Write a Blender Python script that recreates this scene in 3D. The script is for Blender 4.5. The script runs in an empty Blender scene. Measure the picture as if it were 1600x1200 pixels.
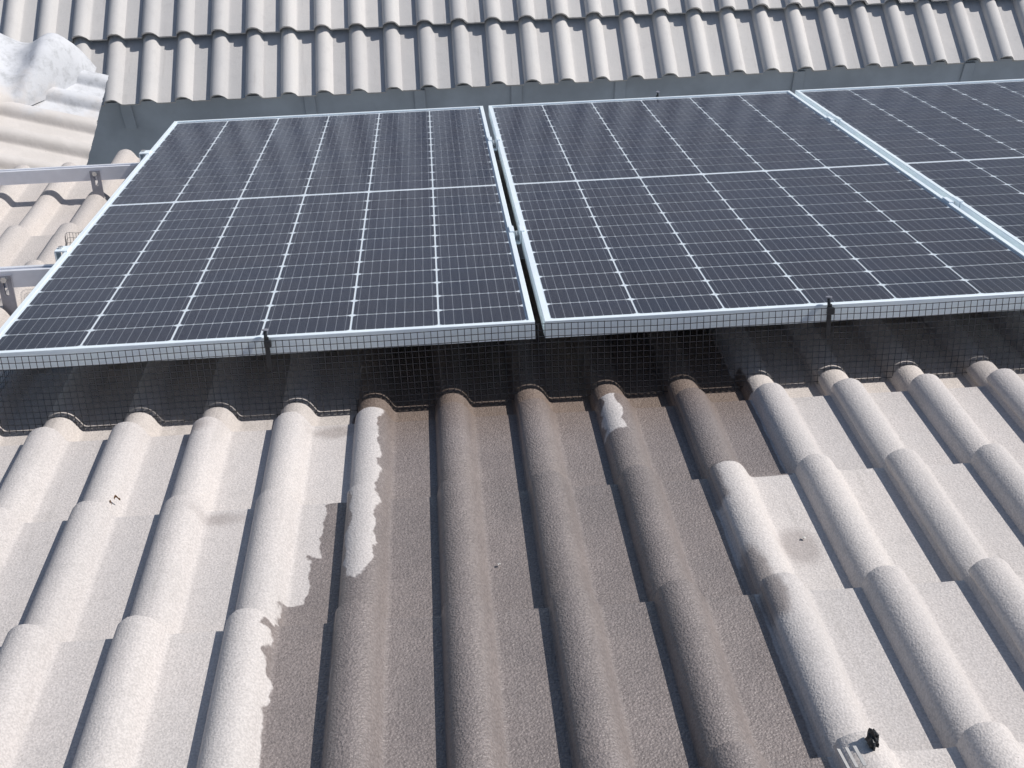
import bpy, bmesh, math, random
from mathutils import Vector, Matrix, noise

random.seed(7)
SC = bpy.context.scene
COL = SC.collection
A = math.radians(23.0)                      # pitch of the foreground roof
CA, SA = math.cos(A), math.sin(A)

# ------------------------------------------------------------------ camera
cam = bpy.data.cameras.new('camera'); cam_o = bpy.data.objects.new('camera', cam); COL.objects.link(cam_o)
cam.sensor_width = 36.0; cam.lens = 1989.56 / 1600 * 36.0
cam.clip_start = 0.05; cam.clip_end = 2000.0
_r = Vector((0.99701114, -0.07695995, -0.00677892)); _d = Vector((-0.06047245, -0.7227772, -0.68843024)); _f = Vector((0.04808191, 0.68678256, -0.72527088))
cam_o.matrix_world = Matrix(((_r.x, -_d.x, -_f.x, 0.87320868), (_r.y, -_d.y, -_f.y, -1.74394751), (_r.z, -_d.z, -_f.z, 1.67345979), (0, 0, 0, 1)))
SC.camera = cam_o

# ------------------------------------------------------------------ sky and sun
TILT = math.radians(43.0)                   # sun leans to the right, square to the roof's fall line
LEAN = math.radians(-5.0)
_su, _sn = math.sin(TILT), math.cos(TILT)
_sv = math.sin(LEAN)
sun_dir = Vector((_su, _sv * CA + _sn * SA, -_sv * SA + _sn * CA)).normalized()
world = bpy.data.worlds.new('World'); SC.world = world; world.use_nodes = True
wn = world.node_tree.nodes; wl = world.node_tree.links
bg = wn['Background']
sky = wn.new('ShaderNodeTexSky'); sky.sky_type = 'NISHITA'; sky.sun_disc = False
sky.sun_elevation = math.asin(sun_dir.z)
sky.sun_rotation = math.atan2(sun_dir.x, sun_dir.y)
sky.air_density = 1.0; sky.dust_density = 0.5; sky.ozone_density = 1.0
wl.new(sky.outputs[0], bg.inputs[0]); bg.inputs[1].default_value = 0.088
sun = bpy.data.lights.new('sun', 'SUN'); sun.energy = 4.2; sun.angle = math.radians(0.53); sun.color = (1.0, 0.965, 0.92)
sun_o = bpy.data.objects.new('sun', sun); COL.objects.link(sun_o); sun_o.location = sun_dir * 30
sun_o.rotation_euler = sun_dir.to_track_quat('Z', 'Y').to_euler()
vs = SC.view_settings
vs.view_transform = 'Standard'; vs.look = 'None'; vs.exposure = -0.07; vs.gamma = 1.0; vs.use_curve_mapping = False
SC.render.engine = 'CYCLES'

# ------------------------------------------------------------------ helpers
def mesh_obj(name, me, mat=None, parent=None):
    o = bpy.data.objects.new(name, me); COL.objects.link(o)
    if mat and not me.materials: me.materials.append(mat)
    if parent: o.parent = parent
    return o
def bm_mesh(name, bm, smooth=None):
    bmesh.ops.recalc_face_normals(bm, faces=bm.faces[:])
    me = bpy.data.meshes.new(name); bm.to_mesh(me); bm.free()
    if smooth is not None:
        for p in me.polygons: p.use_smooth = True
        me.set_sharp_from_angle(angle=math.radians(smooth))
    return me
def bm_obj(name, bm, mat, parent=None, smooth=None):
    return mesh_obj(name, bm_mesh(name, bm, smooth), mat, parent)
def tag(o, label=None, cat=None, group=None, kind=None):
    if label: o['label'] = label
    if cat: o['category'] = cat
    if group: o['group'] = group
    if kind: o['kind'] = kind
    return o
def empty(name, mw=None, loc=None):
    o = bpy.data.objects.new(name, None); COL.objects.link(o); o.empty_display_size = 0.1
    if mw is not None: o.matrix_world = mw
    if loc is not None: o.location = loc
    return o
def box(bm, x0, x1, y0, y1, z0, z1, bev=0.0):
    vs_ = [bm.verts.new((x, y, z)) for z in (z0, z1) for y in (y0, y1) for x in (x0, x1)]
    fs = [(0, 2, 3, 1), (4, 5, 7, 6), (0, 1, 5, 4), (2, 6, 7, 3), (0, 4, 6, 2), (1, 3, 7, 5)]
    faces = [bm.faces.new([vs_[i] for i in f]) for f in fs]
    if bev > 0:
        es = list({e for f in faces for e in f.edges})
        bmesh.ops.bevel(bm, geom=es, offset=bev, segments=2, affect='EDGES', profile=0.5)
def tube(bm, p0, p1, r, n=6, r2=None, caps=True):
    p0, p1 = Vector(p0), Vector(p1); d = (p1 - p0).normalized()
    q = d.to_track_quat('Z', 'Y'); r2 = r if r2 is None else r2
    rings = []
    for p, rr in ((p0, r), (p1, r2)):
        rings.append([bm.verts.new(p + q @ Vector((rr * math.cos(2 * math.pi * k / n), rr * math.sin(2 * math.pi * k / n), 0))) for k in range(n)])
    for k in range(n):
        bm.faces.new((rings[0][k], rings[0][(k + 1) % n], rings[1][(k + 1) % n], rings[1][k]))
    if caps:
        bm.faces.new(rings[0][::-1]); bm.faces.new(rings[1])
def path_tube(bm, pts, r, n=5):
    pts = [Vector(p) for p in pts]; prev = None
    for i, p in enumerate(pts):
        d = (pts[min(i + 1, len(pts) - 1)] - pts[max(i - 1, 0)]).normalized()
        q = d.to_track_quat('Z', 'Y')
        ring = [bm.verts.new(p + q @ Vector((r * math.cos(2 * math.pi * k / n), r * math.sin(2 * math.pi * k / n), 0))) for k in range(n)]
        if prev:
            best = min(range(n), key=lambda s: sum((ring[(k + s) % n].co - prev[k].co).length for k in range(n)))
            ring = ring[best:] + ring[:best]
            for k in range(n): bm.faces.new((prev[k], prev[(k + 1) % n], ring[(k + 1) % n], ring[k]))
        else: bm.faces.new(ring[::-1])
        prev = ring
    bm.faces.new(prev)
ROOF = Matrix.Rotation(-A, 4, 'X')          # local (u, v, n) of the foreground roof -> world; panel glass plane is n = 0

# ------------------------------------------------------------------ materials
class NT:
    def __init__(s, name):
        s.m = bpy.data.materials.new(name); s.m.use_nodes = True
        s.t = s.m.node_tree; s.n = s.t.nodes; s.l = s.t.links
        s.b = s.n['Principled BSDF']; s.out = s.n['Material Output']
    def put(s, sock, v):
        if isinstance(v, bpy.types.NodeSocket): s.l.new(v, sock)
        else: sock.default_value = v
    def math(s, op, a, b=0.0, c=None, clamp=False):
        n = s.n.new('ShaderNodeMath'); n.operation = op; n.use_clamp = clamp
        s.put(n.inputs[0], a); s.put(n.inputs[1], b)
        if c is not None: s.put(n.inputs[2], c)
        return n.outputs[0]
    def noise(s, scale, detail=3, rough=0.55, vec=None, dist=0.0):
        n = s.n.new('ShaderNodeTexNoise'); n.inputs['Scale'].default_value = scale; n.inputs['Detail'].default_value = detail
        n.inputs['Roughness'].default_value = rough; n.inputs['Distortion'].default_value = dist
        if vec: s.l.new(vec, n.inputs['Vector'])
        return n.outputs['Fac']
    def voro(s, scale, vec=None, feature='F1'):
        n = s.n.new('ShaderNodeTexVoronoi'); n.feature = feature; n.inputs['Scale'].default_value = scale
        if vec: s.l.new(vec, n.inputs['Vector'])
        return n
    def ramp(s, f, a, b, va=0.0, vb=1.0, smooth=True):
        n = s.n.new('ShaderNodeMapRange'); n.interpolation_type = 'SMOOTHSTEP' if smooth else 'LINEAR'
        s.put(n.inputs['Value'], f)
        n.inputs['From Min'].default_value = a; n.inputs['From Max'].default_value = b
        n.inputs['To Min'].default_value = va; n.inputs['To Max'].default_value = vb
        return n.outputs['Result']
    def mix(s, f, a, b, mode='MIX'):
        n = s.n.new('ShaderNodeMix'); n.data_type = 'RGBA'; n.blend_type = mode
        s.put(n.inputs[0], f)
        for k, v in ((6, a), (7, b)):
            if isinstance(v, tuple) and len(v) == 3: v = (*v, 1)
            s.put(n.inputs[k], v)
        return n.outputs[2]
    def bump(s, h, strength, dist, normal=None):
        n = s.n.new('ShaderNodeBump'); n.inputs['Strength'].default_value = strength; n.inputs['Distance'].default_value = dist
        s.l.new(h, n.inputs['Height'])
        if normal: s.l.new(normal, n.inputs['Normal'])
        return n.outputs['Normal']
    def pos(s):
        g = s.n.new('ShaderNodeNewGeometry'); return g.outputs['Position']
    def objpos(s):
        g = s.n.new('ShaderNodeTexCoord'); return g.outputs['Object']
    def sep(s, v):
        n = s.n.new('ShaderNodeSeparateXYZ'); s.l.new(v, n.inputs[0]); return n.outputs
    def rnd(s):
        return s.n.new('ShaderNodeObjectInfo').outputs['Random']
    def set(s, **k):
        for key, v in k.items():
            s.put(s.b.inputs[{'color': 'Base Color', 'rough': 'Roughness', 'metal': 'Metallic', 'normal': 'Normal', 'spec': 'Specular IOR Level', 'ior': 'IOR', 'coat': 'Coat Weight', 'coatr': 'Coat Roughness'}[key]], (*v, 1) if isinstance(v, tuple) and len(v) == 3 else v)
        return s.m

def sdf_box(t, u, v, u0, u1, v0, v1):
    a = t.math('SUBTRACT', t.math('ABSOLUTE', t.math('SUBTRACT', u, (u0 + u1) / 2)), (u1 - u0) / 2)
    b = t.math('SUBTRACT', t.math('ABSOLUTE', t.math('SUBTRACT', v, (v0 + v1) / 2)), (v1 - v0) / 2)
    return t.math('MAXIMUM', a, b)
def sdf_ell(t, u, v, cu, cv, ru, rv):
    a = t.math('POWER', t.math('DIVIDE', t.math('SUBTRACT', u, cu), ru), 2.0)
    b = t.math('POWER', t.math('DIVIDE', t.math('SUBTRACT', v, cv), rv), 2.0)
    return t.math('MULTIPLY', t.math('SUBTRACT', t.math('SQRT', t.math('ADD', a, b)), 1.0), min(ru, rv))

def concrete(name, base, warm, wet=False, grain=1.0):
    t = NT(name); p = t.pos(); x, y, z = t.sep(p)
    big = t.noise(3.0, 4, 0.6, p); mid = t.noise(22.0, 4, 0.6, p); fine = t.noise(300.0, 3, 0.65, p)
    gr = t.voro(300.0, p); gr2 = t.voro(150.0, p)
    r = t.rnd()
    c = t.mix(t.ramp(big, .3, .7), base, warm)
    c = t.mix(t.math('MULTIPLY', t.ramp(mid, .52, .78), 0.26), c, tuple(k * .72 for k in base))
    c = t.mix(1.0, c, t.mix(r, (.86, .86, .865), (1.05, 1.04, 1.025)), 'MULTIPLY')
    sp = t.ramp(fine, .34, .66, .80, 1.13); 
    n = t.n.new('ShaderNodeCombineColor'); [t.put(n.inputs[k], sp) for k in range(3)]
    c = t.mix(grain * .75, c, t.mix(1.0, c, n.outputs[0], 'MULTIPLY'))
    # sparse dark pits
    pit = t.math('LESS_THAN', gr2.outputs['Distance'], 0.10); keep = t.math('GREATER_THAN', t.sep(gr2.outputs['Color'])[0], 0.84)
    c = t.mix(t.math('MULTIPLY', t.math('MULTIPLY', pit, keep), .55 * grain), c, (.10, .095, .09))
    mp = t.n.new('ShaderNodeMapping'); t.l.new(p, mp.inputs['Vector']); mp.inputs['Scale'].default_value = (46, 3.2, 3.2)
    st = t.ramp(t.noise(1.0, 4, .6, mp.outputs[0]), .56, .80); c = t.mix(t.math('MULTIPLY', st, .30), c, (.30, .275, .255))
    rough = 0.88
    h = t.math('ADD', t.math('MULTIPLY', fine, .7), t.math('MULTIPLY', gr.outputs['Distance'], .5))
    if wet:
        v = t.math('SUBTRACT', t.math('MULTIPLY', y, CA), t.math('MULTIPLY', z, SA)); u = x
        wob = t.math('ADD', t.math('MULTIPLY', t.math('SUBTRACT', t.noise(17.0, 2, .5, p), .5), .040), t.math('MULTIPLY', t.math('SUBTRACT', t.noise(140.0, 2, .5, p), .5), .005))
        B = lambda *a: sdf_box(t, u, v, *a); EL = lambda *a: sdf_ell(t, u, v, *a)
        mn = lambda a, b: t.math('MINIMUM', a, b); mx = lambda a, b: t.math('MAXIMUM', a, b); neg = lambda a: t.math('MULTIPLY', a, -1.0)
        wob = t.math('MULTIPLY', wob, t.ramp(u, 1.18, 1.27, 1.0, .22))
        d = B(.690, 1.285, -2.2, .9)
        d = mn(d, B(1.20, 1.436, -.397, .9))
        d = mx(d, neg(B(.60, .741, -.56, -.052))); d = mx(d, neg(EL(.708, -.58, .028, .055)))
        d = mx(d, neg(B(1.146, 1.182, -.222, -.066)))
        d = mn(d, B(.655, .70, -1.0, -.398)); d = mn(d, B(.641, .70, -1.0, -.545)); d = mn(d, B(.608, .70, -2.2, -.662)); d = mn(d, B(.597, .70, -.768, -.752)); 
        d = mn(d, B(.618, .70, -2.2, -.85))
        damp = mn(B(1.25, 1.306, -.49, -.375), mn(EL(1.301, -.69, .020, .060), EL(1.303, -.785, .017, .048)))
        d = mn(d, B(1.40, 1.452, -.056, .05))
        edge = t.math('ADD', d, wob)
        w = t.ramp(edge, -.0016, .0016, 1.0, 0.0)
        # faint damp stains just above the laps
        s = mn(EL(.405, -.118, .024, .018), mn(EL(.655, -.122, .040, .018), mn(EL(.485, -.420, .034, .016), EL(1.392, -.60, .030, .045))))
        s = t.math('MULTIPLY', t.ramp(t.math('ADD', s, t.math('MULTIPLY', wob, .7)), -.012, .012, 1.0, 0.0), .48)
        dm = t.math('MULTIPLY', t.ramp(t.math('ADD', damp, t.math('MULTIPLY', t.math('SUBTRACT', t.noise(50.0, 3, .5, p), .5), .012)), -.006, .006, 1.0, 0.0), .72)
        tot = t.math('MAXIMUM', t.math('MAXIMUM', w, dm), s)
        wetc = t.mix(t.ramp(t.noise(11.0, 3, .5, p), .35, .65), (.405, .372, .368), (.455, .417, .410))
        # algae-brown strip close to the panels, older smooth concrete beyond
        brown = t.ramp(v, -.23, -.05); wetc = t.mix(t.math('MULTIPLY', brown, .75), wetc, (.37, .305, .265))
        c2 = t.mix(1.0, c, wetc, 'MULTIPLY')
        c = t.mix(tot, c, c2)
        new = t.math('GREATER_THAN', v, -.094); c = t.mix(t.math('MULTIPLY', new, .45), c, t.mix(1.0, c, (1.0, .965, .92), 'MULTIPLY'))
        gsp = t.ramp(t.noise(240.0, 2, .6, p), .30, .70, .66, 1.32); gn = t.n.new('ShaderNodeCombineColor'); [t.put(gn.inputs[k], gsp) for k in range(3)]
        c = t.mix(t.math('MULTIPLY', w, .5), c, t.mix(1.0, c, gn.outputs[0], 'MULTIPLY'))
        rough = t.math('SUBTRACT', .88, t.math('MULTIPLY', w, .46))
        t.set(spec=t.math('ADD', .3, t.math('MULTIPLY', w, .35)))
    else: t.set(spec=.3)
    nrm = t.bump(h, .55 * grain, .0020)
    if wet: t.l.new(t.math('MULTIPLY_ADD', w, .45, .55), nrm.node.inputs['Strength'])
    nrm = t.bump(mid, .25, .004, nrm)
    return t.set(color=c, rough=rough, normal=nrm)

M_TILE = concrete('weathered_concrete', (.600, .562, .540), (.640, .592, .565), wet=True)
M_TILE2 = concrete('smooth_concrete', (.595, .580, .568), (.635, .612, .594), grain=.35)

def whitewash():
    t = NT('white_coated_concrete'); p = t.pos(); x, y, z = t.sep(p)
    k = t.math('ADD', t.math('MULTIPLY', t.math('SUBTRACT', y, 2.38), 2.6), t.math('MULTIPLY', t.math('SUBTRACT', t.noise(9.0, 4, .6, p), .5), 1.1))
    f = t.ramp(k, -.15, .25)
    c = t.mix(f, t.mix(t.ramp(t.noise(12, 4, .6, p), .35, .7), (.60, .56, .525), (.66, .615, .58)), t.mix(t.ramp(t.noise(24, 5, .7, p), .45, .72), (.63, .635, .655), (.47, .475, .485)))
    pit = t.math('MULTIPLY', t.math('GREATER_THAN', t.noise(55, 3, .6, p), .73), .6)
    c = t.mix(pit, c, (.2, .195, .19))
    h = t.noise(40, 5, .6, p)
    return t.set(color=c, rough=.75, spec=.3, normal=t.bump(h, .3, .006))
M_WHITE = whitewash()

def plain(name, col, rough=.5, metal=0.0, spec=.5, var=0.0, scale=20.0, bump=0.0):
    t = NT(name)
    if var:
        p = t.pos(); n = t.noise(scale, 4, .6, p)
        c = t.mix(t.ramp(n, .3, .7), tuple(k * (1 - var) for k in col), tuple(min(1, k * (1 + var)) for k in col))
        t.set(color=c, rough=t.ramp(t.noise(scale * 3, 3, .6, p), .2, .8, max(.02, rough - .1), min(1, rough + .1)))
        if bump: t.set(normal=t.bump(t.noise(scale * 6, 3, .6, p), .4, bump))
    else: t.set(color=col, rough=rough)
    return t.set(metal=metal, spec=spec)
M_ALU = plain('anodised_aluminium', (.86, .94, 1.0), .45, .10, .5, .04, 8)
M_RAIL = plain('mill_aluminium', (.80, .81, .86), .42, .25, .5, .06, 14)
M_STEEL = plain('zinc_steel', (.34, .34, .38), .5, .5, .5, .15, 25)
M_BOLT = plain('stainless_bolt', (.6, .61, .62), .25, .9)
M_WIRE = plain('black_coated_wire', (.028, .030, .036), .34, 0, .5)
M_CLIP = plain('black_plastic', (.02, .021, .024), .42, 0, .5, .2, 40)
M_BACK = plain('white_backsheet', (.80, .85, .88), .6, 0, .3)
M_WALL = plain('grey_painted_plaster', (.49, .52, .56), .8, 0, .25, .11, 5, .003)
M_UNDER = plain('dark_light_stop', (.03, .03, .032), .9, 0, .2)  # for the unseen sheets that block light under the tiles
M_LEAF = plain('dry_leaf', (.30, .17, .085), .7, 0, .3, .4, 150)
M_STONE = plain('pale_grit', (.55, .53, .5), .8, 0, .3, .2, 200)
M_GROUND = plain('paved_ground', (.30, .29, .275), .9, 0, .2, .15, 3)
M_CARD = plain('pale_plastic', (.44, .43, .42), .55, 0, .4, .08, 60)

def cell_mat():
    t = NT('monocrystalline_cell'); o = t.objpos(); x, y, z = t.sep(o)
    k = t.math('MULTIPLY', t.math('ADD', x, .083), 9 / .166)
    d = t.math('ABSOLUTE', t.math('SUBTRACT', t.math('FRACT', k), .5))
    bus = t.ramp(d, .028, .044, 1.0, 0.0)
    pad = t.math('MULTIPLY', t.ramp(d, .05, .08, 1.0, 0.0), t.math('GREATER_THAN', t.math('ABSOLUTE', y), .0375))
    p = t.pos(); n = t.noise(5.0, 2, .5, p)
    c = t.mix(t.rnd(), (.015, .018, .038), (.023, .025, .046))
    c = t.mix(t.ramp(n, .3, .7), c, (.023, .022, .038))
    line = t.math('MAXIMUM', t.math('MULTIPLY', bus, .34), t.math('MULTIPLY', pad, .8))
    c = t.mix(line, c, (.50, .52, .56))
    return t.set(color=c, rough=.45, spec=.4)
M_CELL = cell_mat()
def glass_mat():
    t = NT('solar_glass'); p = t.pos()
    tr = t.n.new('ShaderNodeBsdfTransparent'); tr.inputs[0].default_value = (.96, .97, .98, 1)
    gl = t.n.new('ShaderNodeBsdfGlossy'); gl.inputs['Roughness'].default_value = .13; gl.inputs['Color'].default_value = (.72, .84, 1.0, 1)
    hb = t.math('ADD', t.noise(55.0, 3, .6, p, .6), t.math('MULTIPLY', t.noise(240.0, 2, .5, p), .4))
    nb = t.bump(hb, .20, .0012); t.l.new(nb, gl.inputs['Normal'])
    ge = t.n.new('ShaderNodeNewGeometry'); dt = t.n.new('ShaderNodeVectorMath'); dt.operation = 'DOT_PRODUCT'
    t.l.new(ge.outputs['Normal'], dt.inputs[0]); t.l.new(ge.outputs['Incoming'], dt.inputs[1])
    fac = t.math('MULTIPLY_ADD', t.math('POWER', t.math('SUBTRACT', 1.0, t.math('ABSOLUTE', dt.outputs['Value'])), 5.0), .58, .018)
    m1 = t.n.new('ShaderNodeMixShader'); t.l.new(fac, m1.inputs[0]); t.l.new(tr.outputs[0], m1.inputs[1]); t.l.new(gl.outputs[0], m1.inputs[2])
    df = t.n.new('ShaderNodeBsdfDiffuse'); df.inputs[0].default_value = (.52, .54, .62, 1)
    m2 = t.n.new('ShaderNodeMixShader')
    dust = t.ramp(t.noise(7.0, 5, .65, p), .3, .75, .004, .015); t.l.new(dust, m2.inputs[0])
    t.l.new(m1.outputs[0], m2.inputs[1]); t.l.new(df.outputs[0], m2.inputs[2]); t.l.new(m2.outputs[0], t.out.inputs[0])
    t.n.remove(t.b); return t.m
M_GLASS = glass_mat()

# ------------------------------------------------------------------ ground
bm = bmesh.new(); s = 400
bm.faces.new([bm.verts.new(c) for c in ((-s, -s, -4.2), (s, -s, -4.2), (s, s, -4.2), (-s, s, -4.2))])
tag(bm_obj('ground', bm, M_GROUND), 'paved ground far below the roofs', kind='structure')

# ------------------------------------------------------------------ roof tile: two rolls and two pans, free edge at x = 0.012, nose at y = 0
ROLL = [(.0, .0), (.0012, .0095), (.0035, .0175), (.0070, .0230), (.0125, .0280), (.020, .0318), (.029, .0340), (.038, .0340), (.046, .0322), (.053, .0285), (.059, .0228), (.064, .0160), (.068, .0090), (.0715, .0035), (.075, .0008), (.079, .0)]
ROLL2 = [(.0, .0), (.0018, .0085), (.0045, .0165), (.0080, .0222), (.0135, .0275), (.020, .0318), (.029, .0340), (.038, .0340), (.046, .0322), (.053, .0285), (.059, .0228), (.064, .0160), (.068, .0090), (.0715, .0035), (.075, .0008), (.079, .0)]
TL = .42
def roll_h(x, tab=ROLL):
    for (a, ha), (b, hb) in zip(tab, tab[1:]):
        if a <= x <= b: return ha + (hb - ha) * (x - a) / (b - a)
    return 0.0
def tile_mesh(name, seed, chips=1.0, flip=False):
    xs = [.0030, .0050] + [p[0] for p in ROLL if p[0] > .006] + [.118, .138]
    xs += [.15 + p[0] for p in ROLL2] + [.268, .290, .3005, .3030, .307, .313, .320]
    if flip:                                # crisper outer flank, gentler lap side
        xs = [.0030, .0050] + sorted(.079 - p[0] for p in ROLL if p[0] < .071) + [.0795, .118, .138]
        xs += sorted([.15 + .079 - p[0] for p in ROLL]) + [.2295, .268, .290, .3005, .3030, .307, .313, .320]
    def prof(x):
        if flip:
            if x <= .14: return roll_h(.079 - x) if x <= .079 else 0.0
            if x <= .298: return roll_h(.229 - x) if .15 <= x <= .229 else 0.0
            return max(0, roll_h(.3795 - x) - .004)
        if x <= .14: return roll_h(x)
        if x <= .298: return roll_h(x - .15, ROLL2)
        return max(0, roll_h(x - .3005) - .011)
    rn = random.Random(seed)
    ys = [-TL, -TL * .5, -.06, -.012, 0.0]
    bm = bmesh.new(); top = []; bot = []
    for y in ys:
        rt = []; rb = []
        for x in xs:
            z = prof(x) + .079 * y
            jx = jy = 0.0
            if y == 0.0: z -= .0004
            if y >= -.003: jy = (noise.noise(Vector((x * 60, seed * 3.1, 0))) * .0030 + noise.noise(Vector((x * 210, seed * 1.7, 5))) * .0016) * chips
            if x == .0030: jx = noise.noise(Vector((y * 40 + seed, 2, 1))) * .0010 * chips; z -= .0012
            z += noise.noise(Vector((x * 9, y * 6, seed * 7.3))) * .0008
            rt.append(bm.verts.new((x + jx, y + jy, z)))
            th = .0105 if x < .30 else .006
            if y > -.02: th = .014
            rb.append(bm.verts.new((x + jx + (.004 if x == .0030 else 0), y + jy * .6 - (.004 if y == 0 else 0), z - th)))
        top.append(rt); bot.append(rb)
    ny, nx = len(ys), len(xs)
    for j in range(ny - 1):
        for i in range(nx - 1):
            bm.faces.new((top[j][i], top[j][i + 1], top[j + 1][i + 1], top[j + 1][i]))
            bm.faces.new((bot[j][i], bot[j + 1][i], bot[j + 1][i + 1], bot[j][i + 1]))
    for i in range(nx - 1):
        bm.faces.new((top[-1][i], top[-1][i + 1], bot[-1][i + 1], bot[-1][i]))
        bm.faces.new((top[0][i + 1], top[0][i], bot[0][i], bot[0][i + 1]))
    for j in range(ny - 1):
        bm.faces.new((top[j][0], top[j + 1][0], bot[j + 1][0], bot[j][0]))
        bm.faces.new((top[j + 1][-1], top[j][-1], bot[j][-1], bot[j + 1][-1]))
    return bm_mesh(name, bm, 38)
def variants(mat, chips, n=5, flip=False):
    r = []
    for k in range(n):
        me = tile_mesh('roof_tile', 11 + k * 3, chips, flip); me.materials.append(mat); r.append(me)
    return r
T_WEATHER = variants(M_TILE, 1.0, 6); T_SMOOTH = variants(M_TILE2, .8, 4, True); T_WHITE = variants(M_WHITE, 1.4, 4)

def lay(parent, meshes, x0, cols, noses, nlev, rn, jit=.0022, lift=0.0):
    for vn in noses:
        for k in cols:
            o = bpy.data.objects.new('roof_tile', rn.choice(meshes)); COL.objects.link(o); o.parent = parent
            o.location = (x0 + .30 * k + rn.uniform(-1, 1) * jit * .6, vn + rn.uniform(-1, 1) * jit, nlev + rn.uniform(-.4, .4) * jit)
            o.rotation_euler = (lift + rn.uniform(-1, 1) * .002, rn.uniform(-1, 1) * .002, rn.uniform(-1, 1) * .003)

# ---- foreground roof, falling away from the camera
rn = random.Random(3)
near = empty('tiled_roof', ROOF)
tag(near, 'weathered grey concrete tile roof in the foreground with a dark wet patch, running under the solar panels', 'roof')
NOSES = [-1.80, -1.445, -1.095, -.748, -.395, -.095, .255, .605, .955, 1.305, 1.655]
lay(near, T_WEATHER, .690, range(-5, 8), NOSES, -.148, rn)
lay(near, T_WEATHER, .690, range(-2, 8), [2.06], -.148, rn)
for k in (-5, -4, -3):                      # the last course beside the panels lies on top of the one before it
    o = bpy.data.objects.new('roof_tile', rn.choice(T_WEATHER)); COL.objects.link(o); o.parent = near
    o.location = (.690 + .30 * k, 2.085 if k == -3 else 1.93, -.118); o.rotation_euler = (.030, 0, 0); o.scale = (1, 1.12, 1)
bm = bmesh.new(); box(bm, -.95, 3.2, -2.3, 2.0, -.225, -.212); bm_obj('underlay_light_stop', bm, M_UNDER, near)  # unseen deck sheet added below the tiles to stop light leaking through gaps

# ---- roof behind, rising away from the camera
up = empty('tiled_roof', Matrix.Translation((0, 2.985, -1.444)) @ Matrix.Rotation(math.pi, 4, 'Z') @ Matrix.Rotation(-math.radians(23.2), 4, 'X'))
tag(up, 'smooth pale grey tile roof of the neighbouring wing behind the panels', 'roof')
lay(up, T_SMOOTH, .451, range(-16, 4), [0.0] + [-.335 * k for k in range(1, 12)], .007, rn, .0016, .027)
bm = bmesh.new(); box(bm, -4.5, 1.7, -4.1, -.05, -.085, -.07); bm_obj('underlay_light_stop', bm, M_UNDER, up)  # unseen sheet added here too, blocks light between the tiles

# ---- small side roof at the left, falling to the right
side = empty('tiled_roof', Matrix(((CA, 0, 0, 0), (0, 1, 0, 0), (0, 0, 1, 0), (0, 0, 0, 1))))
X = Vector((0, -1, 0)); Y = Vector((CA, 0, -SA)); Z = Vector((SA, 0, CA))
side.matrix_world = Matrix(((X.x, Y.x, Z.x, -.389), (X.y, Y.y, Z.y, 2.605), (X.z, Y.z, Z.z, -1.113), (0, 0, 0, 1)))
tag(side, 'white coated tile roof with sideways rolls at the left, under the plaster mound', 'roof')
lay(side, T_WHITE, -.06, range(0, 3), [0.0, -.345, -.69], 0.0, rn, .004)
bm = bmesh.new(); box(bm, -.10, .80, -1.0, -.03, -.06, -.045); bm_obj('underlay_light_stop', bm, M_UNDER, side)  # added light-blocking sheet, hidden below the side roof tiles

# ---- plastered ridge end over the side roof
bm = bmesh.new(); NX, NA = 44, 26; rows = []
for i in range(NX + 1):
    tt = i / NX; xx = -.445 - .62 * tt
    zb = -1.100 + (-.389 - xx) * math.tan(A) - .012
    endk = min(1.0, tt / .11); endk = math.sqrt(max(0.0, 1 - (1 - endk) ** 2))
    hh = endk * (.045 + .115 * math.exp(-((xx + .555) / .085) ** 2) + .06 * math.exp(-((xx + .83) / .10) ** 2))
    ye = [(-.445, 2.665), (-.50, 2.585), (-.56, 2.48), (-.63, 2.36), (-.72, 2.29), (-1.2, 2.25)]
    for (xa, ya), (xb, yb) in zip(ye, ye[1:]):
        if xb <= xx <= xa: yn = ya + (yb - ya) * (xx - xa) / (xb - xa)
    yf = 2.74
    row = []
    for j in range(NA + 1):
        a = math.pi * j / NA; ck = math.cos(a)
        sk = .5 * (1 - ck); yy = yn + (yf - yn) * sk ** .85
        zz = zb - .014 + hh * max(0.0, math.sin(a)) ** .75
        d = noise.noise(Vector((xx * 9, yy * 9, 3))) * .016 + noise.noise(Vector((xx * 28, yy * 28, 8))) * .006
        yy += noise.noise(Vector((xx * 13, 4, j * .15))) * .016 * max(0, ck)
        row.append(bm.verts.new((xx, yy, zz + d * math.sin(a))))
    rows.append(row)
for i in range(NX):
    for j in range(NA): bm.faces.new((rows[i][j], rows[i + 1][j], rows[i + 1][j + 1], rows[i][j + 1]))
mound = bm_obj('ridge_cap', bm, M_WHITE, smooth=60)
tag(mound, 'lumpy white plastered ridge cap at the upper left', 'ridge cap')

# ------------------------------------------------------------------ grey wall under the far eaves
wy = 3.040
wall = empty('house_wall', loc=(1.5, wy, -4.2)); tag(wall, 'shaded grey plastered wall under the far eaves', 'wall')
bm = bmesh.new(); box(bm, -4.5, 4.5, 0, .22, 0, 2.735); bm_obj('plaster', bm, M_WALL, wall)
for px in (-.455, .335, .815, 1.24, 1.70, 2.50, 3.27):
    bm = bmesh.new(); box(bm, -.024, .024, -.012, -.002, -.03, .10, .003)
    o = bm_obj('rafter_end', bm, M_WALL, wall); o.location = (px - 1.5, 0, 2.63)

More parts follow.
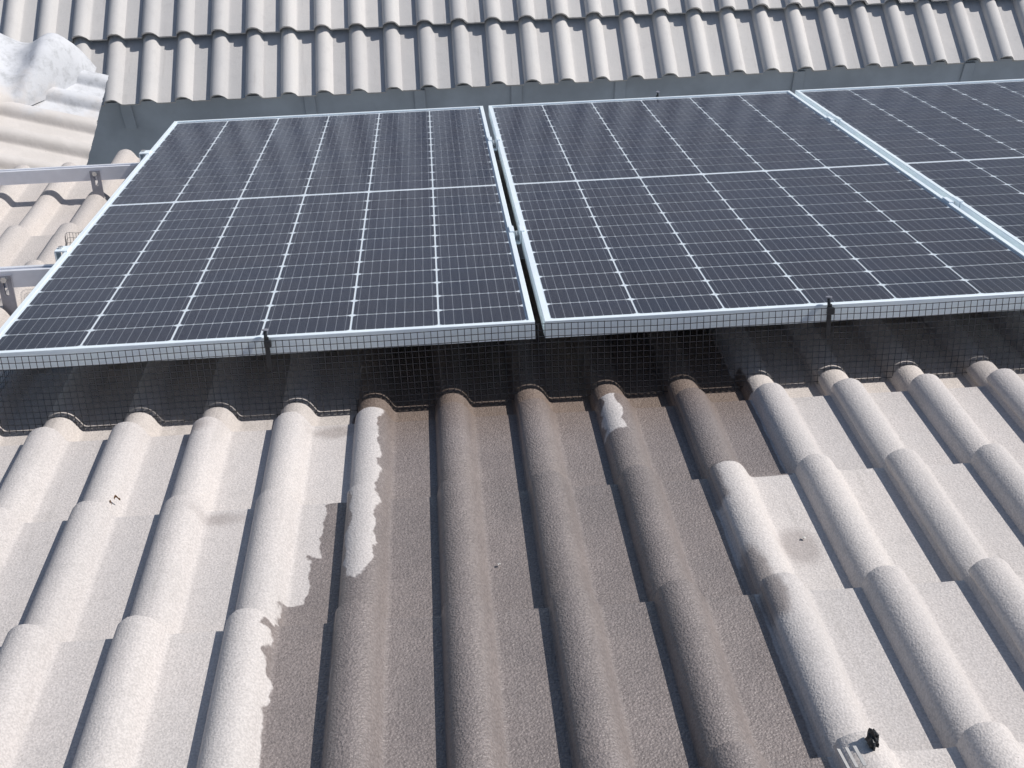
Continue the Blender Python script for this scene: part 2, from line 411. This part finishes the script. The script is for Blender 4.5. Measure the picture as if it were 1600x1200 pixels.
# ------------------------------------------------------------------ solar panels
W, H, G = 1.040, 2.090, .0185
FH = .035; LIP = .0105
PXC, PYC, MID = .1690, .0849, .0115
MX = (W - 6 * PXC) / 2; MY = (H - 24 * PYC - MID) / 2
def frame_mesh():
    bm = bmesh.new()
    def ring(inset, n): return [bm.verts.new(c) for c in ((inset, inset, n), (W - inset, inset, n), (W - inset, H - inset, n), (inset, H - inset, n))]
    b = .0009
    R_ = [ring(0, -FH), ring(0, -b), ring(b, 0), ring(LIP, 0), ring(LIP + .0005, -.0035), ring(.0022, -.0035), ring(.0022, -FH + .002), ring(.026, -FH + .002), ring(.026, -FH)]
    for i in range(len(R_)):
        a, c = R_[i], R_[(i + 1) % len(R_)]
        for k in range(4): bm.faces.new((a[k], a[(k + 1) % 4], c[(k + 1) % 4], c[k]))
    return bm_mesh('frame', bm)
ME_FRAME = frame_mesh(); ME_FRAME.materials.append(M_ALU)
bm = bmesh.new(); box(bm, .003, W - .003, .003, H - .003, -.0056, -.0050); ME_BACK = bm_mesh('backsheet', bm); ME_BACK.materials.append(M_BACK)
bm = bmesh.new(); box(bm, .003, W - .003, .003, H - .003, -.0032, -.0018)
bmesh.ops.delete(bm, geom=[f for f in bm.faces if f.calc_center_median().z < -.0019], context='FACES'); ME_GLASS = bm_mesh('glass', bm); ME_GLASS.materials.append(M_GLASS)
bm = bmesh.new(); cx, cy, ch = .1648 / 2, .0810 / 2, .0075
pts = [(-cx, -cy + ch * .7), (-cx + ch, -cy), (cx - ch, -cy), (cx, -cy + ch * .7), (cx, cy - ch * .7), (cx - ch, cy), (-cx + ch, cy), (-cx, cy - ch * .7)]
ft = bm.faces.new([bm.verts.new((x, y, 0)) for x, y in pts])
ME_CELL = bm_mesh('solar_cell', bm); ME_CELL.materials.append(M_CELL)
PL = ['solar panel nearest the bare rail ends, its left frame edge standing free',
      'middle solar panel, between the two narrow gaps with clamps',
      'solar panel cut off by the right edge of the photo']
for p in range(3):
    e = empty('solar_panel', ROOF @ Matrix.Translation((p * (W + G), 0, 0)))
    tag(e, PL[p], 'solar panel', 'solar panels on the tile roof')
    for nm, me in (('frame', ME_FRAME), ('backsheet', ME_BACK), ('glass', ME_GLASS)): mesh_obj(nm, me, None, e)
    for r in range(24):
        for c in range(6):
            o = bpy.data.objects.new('solar_cell', ME_CELL); COL.objects.link(o); o.parent = e
            o.location = (MX + (c + .5) * PXC, MY + (r + .5) * PYC + (MID if r >= 12 else 0), -.0042)

# ------------------------------------------------------------------ rails, hooks, clamps
RV = (.640, 1.645)
RLAB = ['aluminium rail nearer the camera, its bare end sticking out left of the panels', 'aluminium rail farther from the camera, sticking out left below the side roof']
for v, lab in zip(RV, RLAB):
    e = empty('mounting_rail', ROOF @ Matrix.Translation((1.2, v, -.076)))
    bm = bmesh.new()
    sec = [(-.019, 0), (.019, 0), (.019, .040), (.006, .040), (.006, .030), (-.006, .030), (-.006, .040), (-.019, .040)]
    a = [bm.verts.new((-2.4, y, z)) for y, z in sec]; b = [bm.verts.new((2.1, y, z)) for y, z in sec]
    for k in range(8): bm.faces.new((a[k], a[(k + 1) % 8], b[(k + 1) % 8], b[k]))
    bm.faces.new(a[::-1]); bm.faces.new(b)
    o = bm_obj('rail', bm, M_RAIL, e); tag(e, lab, 'rail', 'mounting rails')
def hook(u, v, lab):
    e = empty('roof_hook', ROOF @ Matrix.Translation((u, v - .0225, -.165))); tag(e, lab, 'bracket', 'roof hooks')
    bm = bmesh.new()
    outer = [(-.0155, 0), (.0155, 0), (.0155, .120), (-.0155, .120)]
    ins = []
    for k in range(16):
        a = 2 * math.pi * k / 16; ins.append((.0048 * math.cos(a), .093 + .0048 * math.sin(a) + (.017 if math.sin(a) > 0 else -.017)))
    lay_ = []
    for y in (-.003, .003):
        lay_.append(([bm.verts.new((x, y, z)) for x, z in outer], [bm.verts.new((x, y, z)) for x, z in ins]))
    for (o_, i_), flip in zip(lay_, (0, 1)):
        es = [bm.edges.new((o_[k], o_[(k + 1) % 4])) for k in range(4)] + [bm.edges.new((i_[k], i_[(k + 1) % 16])) for k in range(16)]
        bmesh.ops.triangle_fill(bm, use_beauty=True, edges=es)
    (o0, i0), (o1, i1) = lay_
    for k in range(4): bm.faces.new((o0[k], o0[(k + 1) % 4], o1[(k + 1) % 4], o1[k]))
    for k in range(16): bm.faces.new((i0[k], i0[(k + 1) % 16], i1[(k + 1) % 16], i1[k]))
    pl_ = bm_obj('slotted_plate', bm, M_STEEL, e)
    bm = bmesh.new(); box(bm, -.0155, .0155, .003, .16, -.006, .000, .001); bm_obj('foot', bm, M_STEEL, e)
    bm = bmesh.new(); tube(bm, (0, -.010, .112), (0, .004, .112), .0075, 6); bm_obj('bolt', bm, M_BOLT, pl_)
hook(-.165, RV[1], 'slotted steel hook plate holding the farther rail'); hook(-.142, RV[0], 'slotted steel hook plate holding the nearer rail, at the left photo edge')
CW_, CL_ = G, .045
def mid_clamp(u, v, lab):
    e = empty('mid_clamp', ROOF @ Matrix.Translation((u, v, 0))); tag(e, lab, 'clamp', 'mid clamps between panels')
    for s_ in (-1, 1):
        bm = bmesh.new(); x0, x1 = sorted((s_ * (G / 2 - .0025), s_ * (G / 2 + .0085)))
        box(bm, x0, x1, -.022, .022, .0004, .0036, .0007); bm_obj('clamp_plate', bm, M_ALU, e)
        bm = bmesh.new(); x0, x1 = sorted((s_ * (G / 2 - .0030), s_ * (G / 2 - .0008)))
        box(bm, x0, x1, -.022, .022, -.028, .0003); bm_obj('clamp_web', bm, M_ALU, e)
    bm = bmesh.new(); box(bm, -.006, .006, -.022, .022, -.030, -.0275); cb_ = bm_obj('clamp_base', bm, M_ALU, e)
    bm = bmesh.new(); tube(bm, (0, -.004, -.0275), (0, -.004, -.012), .0058, 6); tube(bm, (0, -.004, -.012), (0, -.004, -.002), .0034, 10); bm_obj('bolt', bm, M_BOLT, cb_)
U12 = W + G / 2; U23 = 2 * W + 1.5 * G
mid_clamp(U12, .612, 'near clamp in the gap between the left and middle solar panels')
mid_clamp(U12, 1.570, 'far clamp in the gap between the left and middle solar panels')
mid_clamp(U23, .655, 'near clamp in the gap between the middle and right solar panels')
mid_clamp(U23, 1.610, 'far clamp in the gap between the middle and right solar panels')
for v, lab in ((.648, 'near end clamp on the free left frame edge'), (1.628, 'far end clamp on the free left frame edge')):
    e = empty('end_clamp', ROOF @ Matrix.Translation((0, v, 0))); tag(e, lab, 'clamp', 'end clamps')
    bm = bmesh.new(); box(bm, -.022, .008, -.020, .020, .0004, .0038, .0008); bm_obj('clamp_plate', bm, M_ALU, e)
    bm = bmesh.new(); box(bm, -.004, -.0008, -.020, .020, -.034, .0002); box(bm, -.022, -.019, -.020, .020, -.034, .0002); bm_obj('clamp_leg', bm, M_ALU, e)
    bm = bmesh.new(); tube(bm, (-.0115, 0, .0038), (-.0115, 0, .009), .006, 6); bm_obj('bolt', bm, M_BOLT, e)

# ------------------------------------------------------------------ bird mesh
PITCH = .0127
def wob(a, b, k, amp): return noise.noise(Vector((a * 3.1, b * 6.0, k))) * amp
def front_mesh(u0, u1):
    bm = bmesh.new(); r = .00074
    nz = 13; nu = int((u1 - u0) / PITCH); vz = [-.0055 - PITCH * k for k in range(nz)]
    def pt(u, n): 
        dep = max(0.0, (-n - .03) / .13)
        return (u + wob(u, n, 1, .0022), -.0068 + wob(u, n * 2, 4, .0022), n + wob(u * .8, 0, 7, .0060) + wob(u, n, 12, .0008))
    for i in range(nu + 1):
        u = u0 + PITCH * i; path_tube(bm, [pt(u, n) for n in (-.0045, -.030, -.060, -.095, -.130, -.163)], r, 5)
    for k, n in enumerate(vz):
        path_tube(bm, [pt(u0 + PITCH * 3 * i, n) for i in range(int(nu / 3) + 1)], r, 5)
    return bm
e = empty('bird_mesh', ROOF); bm = front_mesh(.004, 3.0)
bm_obj('wire_grid', bm, M_WIRE, e, smooth=60); tag(e, 'black wire bird mesh closing the gap under the front edge of the panels', 'wire mesh', 'bird mesh')
bm = bmesh.new()
def spt(v, n):
    k = math.exp(-((v - .745) / .045) ** 2)        # loose flap curling out beside the clamp
    return (-.007 - k * (.020 + .006 * math.sin(n * 90)) + wob(v, n, 3, .003) - max(0, (-n - .03)) * .10, v + wob(v, n, 5, .001), n + k * .020 + wob(v * .8, 0, 2, .004))
nv = int(2.08 / PITCH)
for i in range(nv + 1):
    v = .004 + PITCH * i; path_tube(bm, [spt(v, n) for n in (-.008, -.030, -.060, -.095, -.130, -.160)], .00055, 5)
for k in range(12): path_tube(bm, [spt(.004 + PITCH * i, -.0085 - PITCH * k) for i in range(nv + 1)], .00055, 5)
e = empty('bird_mesh', ROOF); bm_obj('wire_grid', bm, M_WIRE, e, smooth=60)
tag(e, 'black wire bird mesh along the free left side of the panels', 'wire mesh', 'bird mesh')
def mesh_clip(u, v, lab, rot=0.0, sgn=1):
    e = empty('mesh_clip', ROOF @ Matrix.Translation((u, v, 0)) @ Matrix.Rotation(rot, 4, 'Z')); tag(e, lab, 'clip', 'mesh clips')
    bm = bmesh.new(); box(bm, -.0045, .0045, -.0105, -.0075, -.062, .004, .0008); bm_obj('strap', bm, M_CLIP, e)
    bm = bmesh.new(); box(bm, -.0050, .0085, -.0145, -.0060, -.016, -.002, .0015); bm_obj('lock_block', bm, M_CLIP, e)
    bm = bmesh.new(); tube(bm, (-.001, -.008, .003), (-.0015, -.004, .016), .0036, 8, .0026); st_ = bm_obj('stud', bm, M_CLIP, e)
    bm = bmesh.new(); tube(bm, (-.001, -.0042, .0155), (-.001, -.0038, .0178), .0062, 14); bm_obj('washer', bm, M_STEEL, st_)
mesh_clip(.534, 0, 'black clip on the front edge of the left panel'); mesh_clip(1.606, 0, 'black clip with a washer on the front edge of the middle panel')
mesh_clip(1.640, H, 'black clip on the far edge of the middle panel', math.pi)

# ------------------------------------------------------------------ small things lying on the foreground roof
def crumb(name, u, v, n, size, mat, lab, cat, seed, flat=.5, sub=2, long=1.0):
    bm = bmesh.new(); bmesh.ops.create_icosphere(bm, subdivisions=sub, radius=1)
    for q in bm.verts:
        d = 1 + noise.noise(q.co * 1.6 + Vector((seed, 0, 0))) * .55
        q.co = Vector((q.co.x * size * d * long, q.co.y * size * d, q.co.z * size * flat * d))
    o = bm_obj(name, bm, mat); o.matrix_world = ROOF @ Matrix.Translation((u, v, n)) @ Matrix.Rotation(seed, 4, 'Z')
    return tag(o, lab, cat)
def leaf(u, v, n, L, Wd, rot, lab):
    bm = bmesh.new(); rows_ = []
    for i in range(7):
        s_ = i / 6; w = Wd * math.sin(math.pi * min(.97, max(.06, s_))) ** .8
        rows_.append([bm.verts.new((L * (s_ - .5), w * k, .0012 + .004 * abs(k) + .004 * math.sin(s_ * 5))) for k in (-1, 0, 1)])
    for a, b in zip(rows_, rows_[1:]):
        for k in range(2): bm.faces.new((a[k], a[k + 1], b[k + 1], b[k]))
    r_ = bmesh.ops.solidify(bm, geom=bm.faces[:], thickness=.0006)
    o = bm_obj('dead_leaf', bm, M_LEAF, smooth=60); o.matrix_world = ROOF @ Matrix.Translation((u, v, n)) @ Matrix.Rotation(rot, 4, 'Z')
    return tag(o, lab, 'leaf', 'dead leaf bits')
leaf(.309, -.352, -.139, .010, .0022, .5, 'larger brown dead leaf bit on a dry tile roll at the left')
leaf(.303, -.372, -.136, .005, .0012, 1.3, 'tiny brown leaf crumb just below the larger leaf bit')
crumb('pebble', 1.403, -.583, -.160, .0030, M_STONE, 'small pale pebble on the damp spot of a dry tile pan at the right', 'pebble', 2.0)
crumb('pebble', .930, -.600, -.160, .0026, M_STONE, 'tiny white pebble on the wet tile pan', 'pebble', 4.0)
# cable tie end and striped plastic strip on the last roll at the bottom edge
e = empty('cable_offcut', ROOF @ Matrix.Translation((1.329, -1.118, -.118))); tag(e, 'crumpled black cable offcut with pale striped strips at the bottom edge of the photo', 'cable offcut')
bm = bmesh.new(); bmesh.ops.create_icosphere(bm, subdivisions=3, radius=1)
for q in bm.verts:
    d = 1 + noise.noise(q.co * 2.2) * .5 + noise.noise(q.co * 5.0) * .22
    q.co = Vector((q.co.x * .0060 * d, q.co.y * .0105 * d, .011 + q.co.z * .0115 * d))
bm_obj('twisted_end', bm, M_CLIP, e)
for k in range(3):
    bm = bmesh.new(); box(bm, -.0022, .0022, -.03, .004, 0, .0012, .0003); o = bm_obj('strip', bm, M_CARD, e); o.location = (-.040 + .0085 * k, -.005 - .002 * k, .001 + .003 * k); o.rotation_euler = (0, .35 - .4 * k * .3, .05)
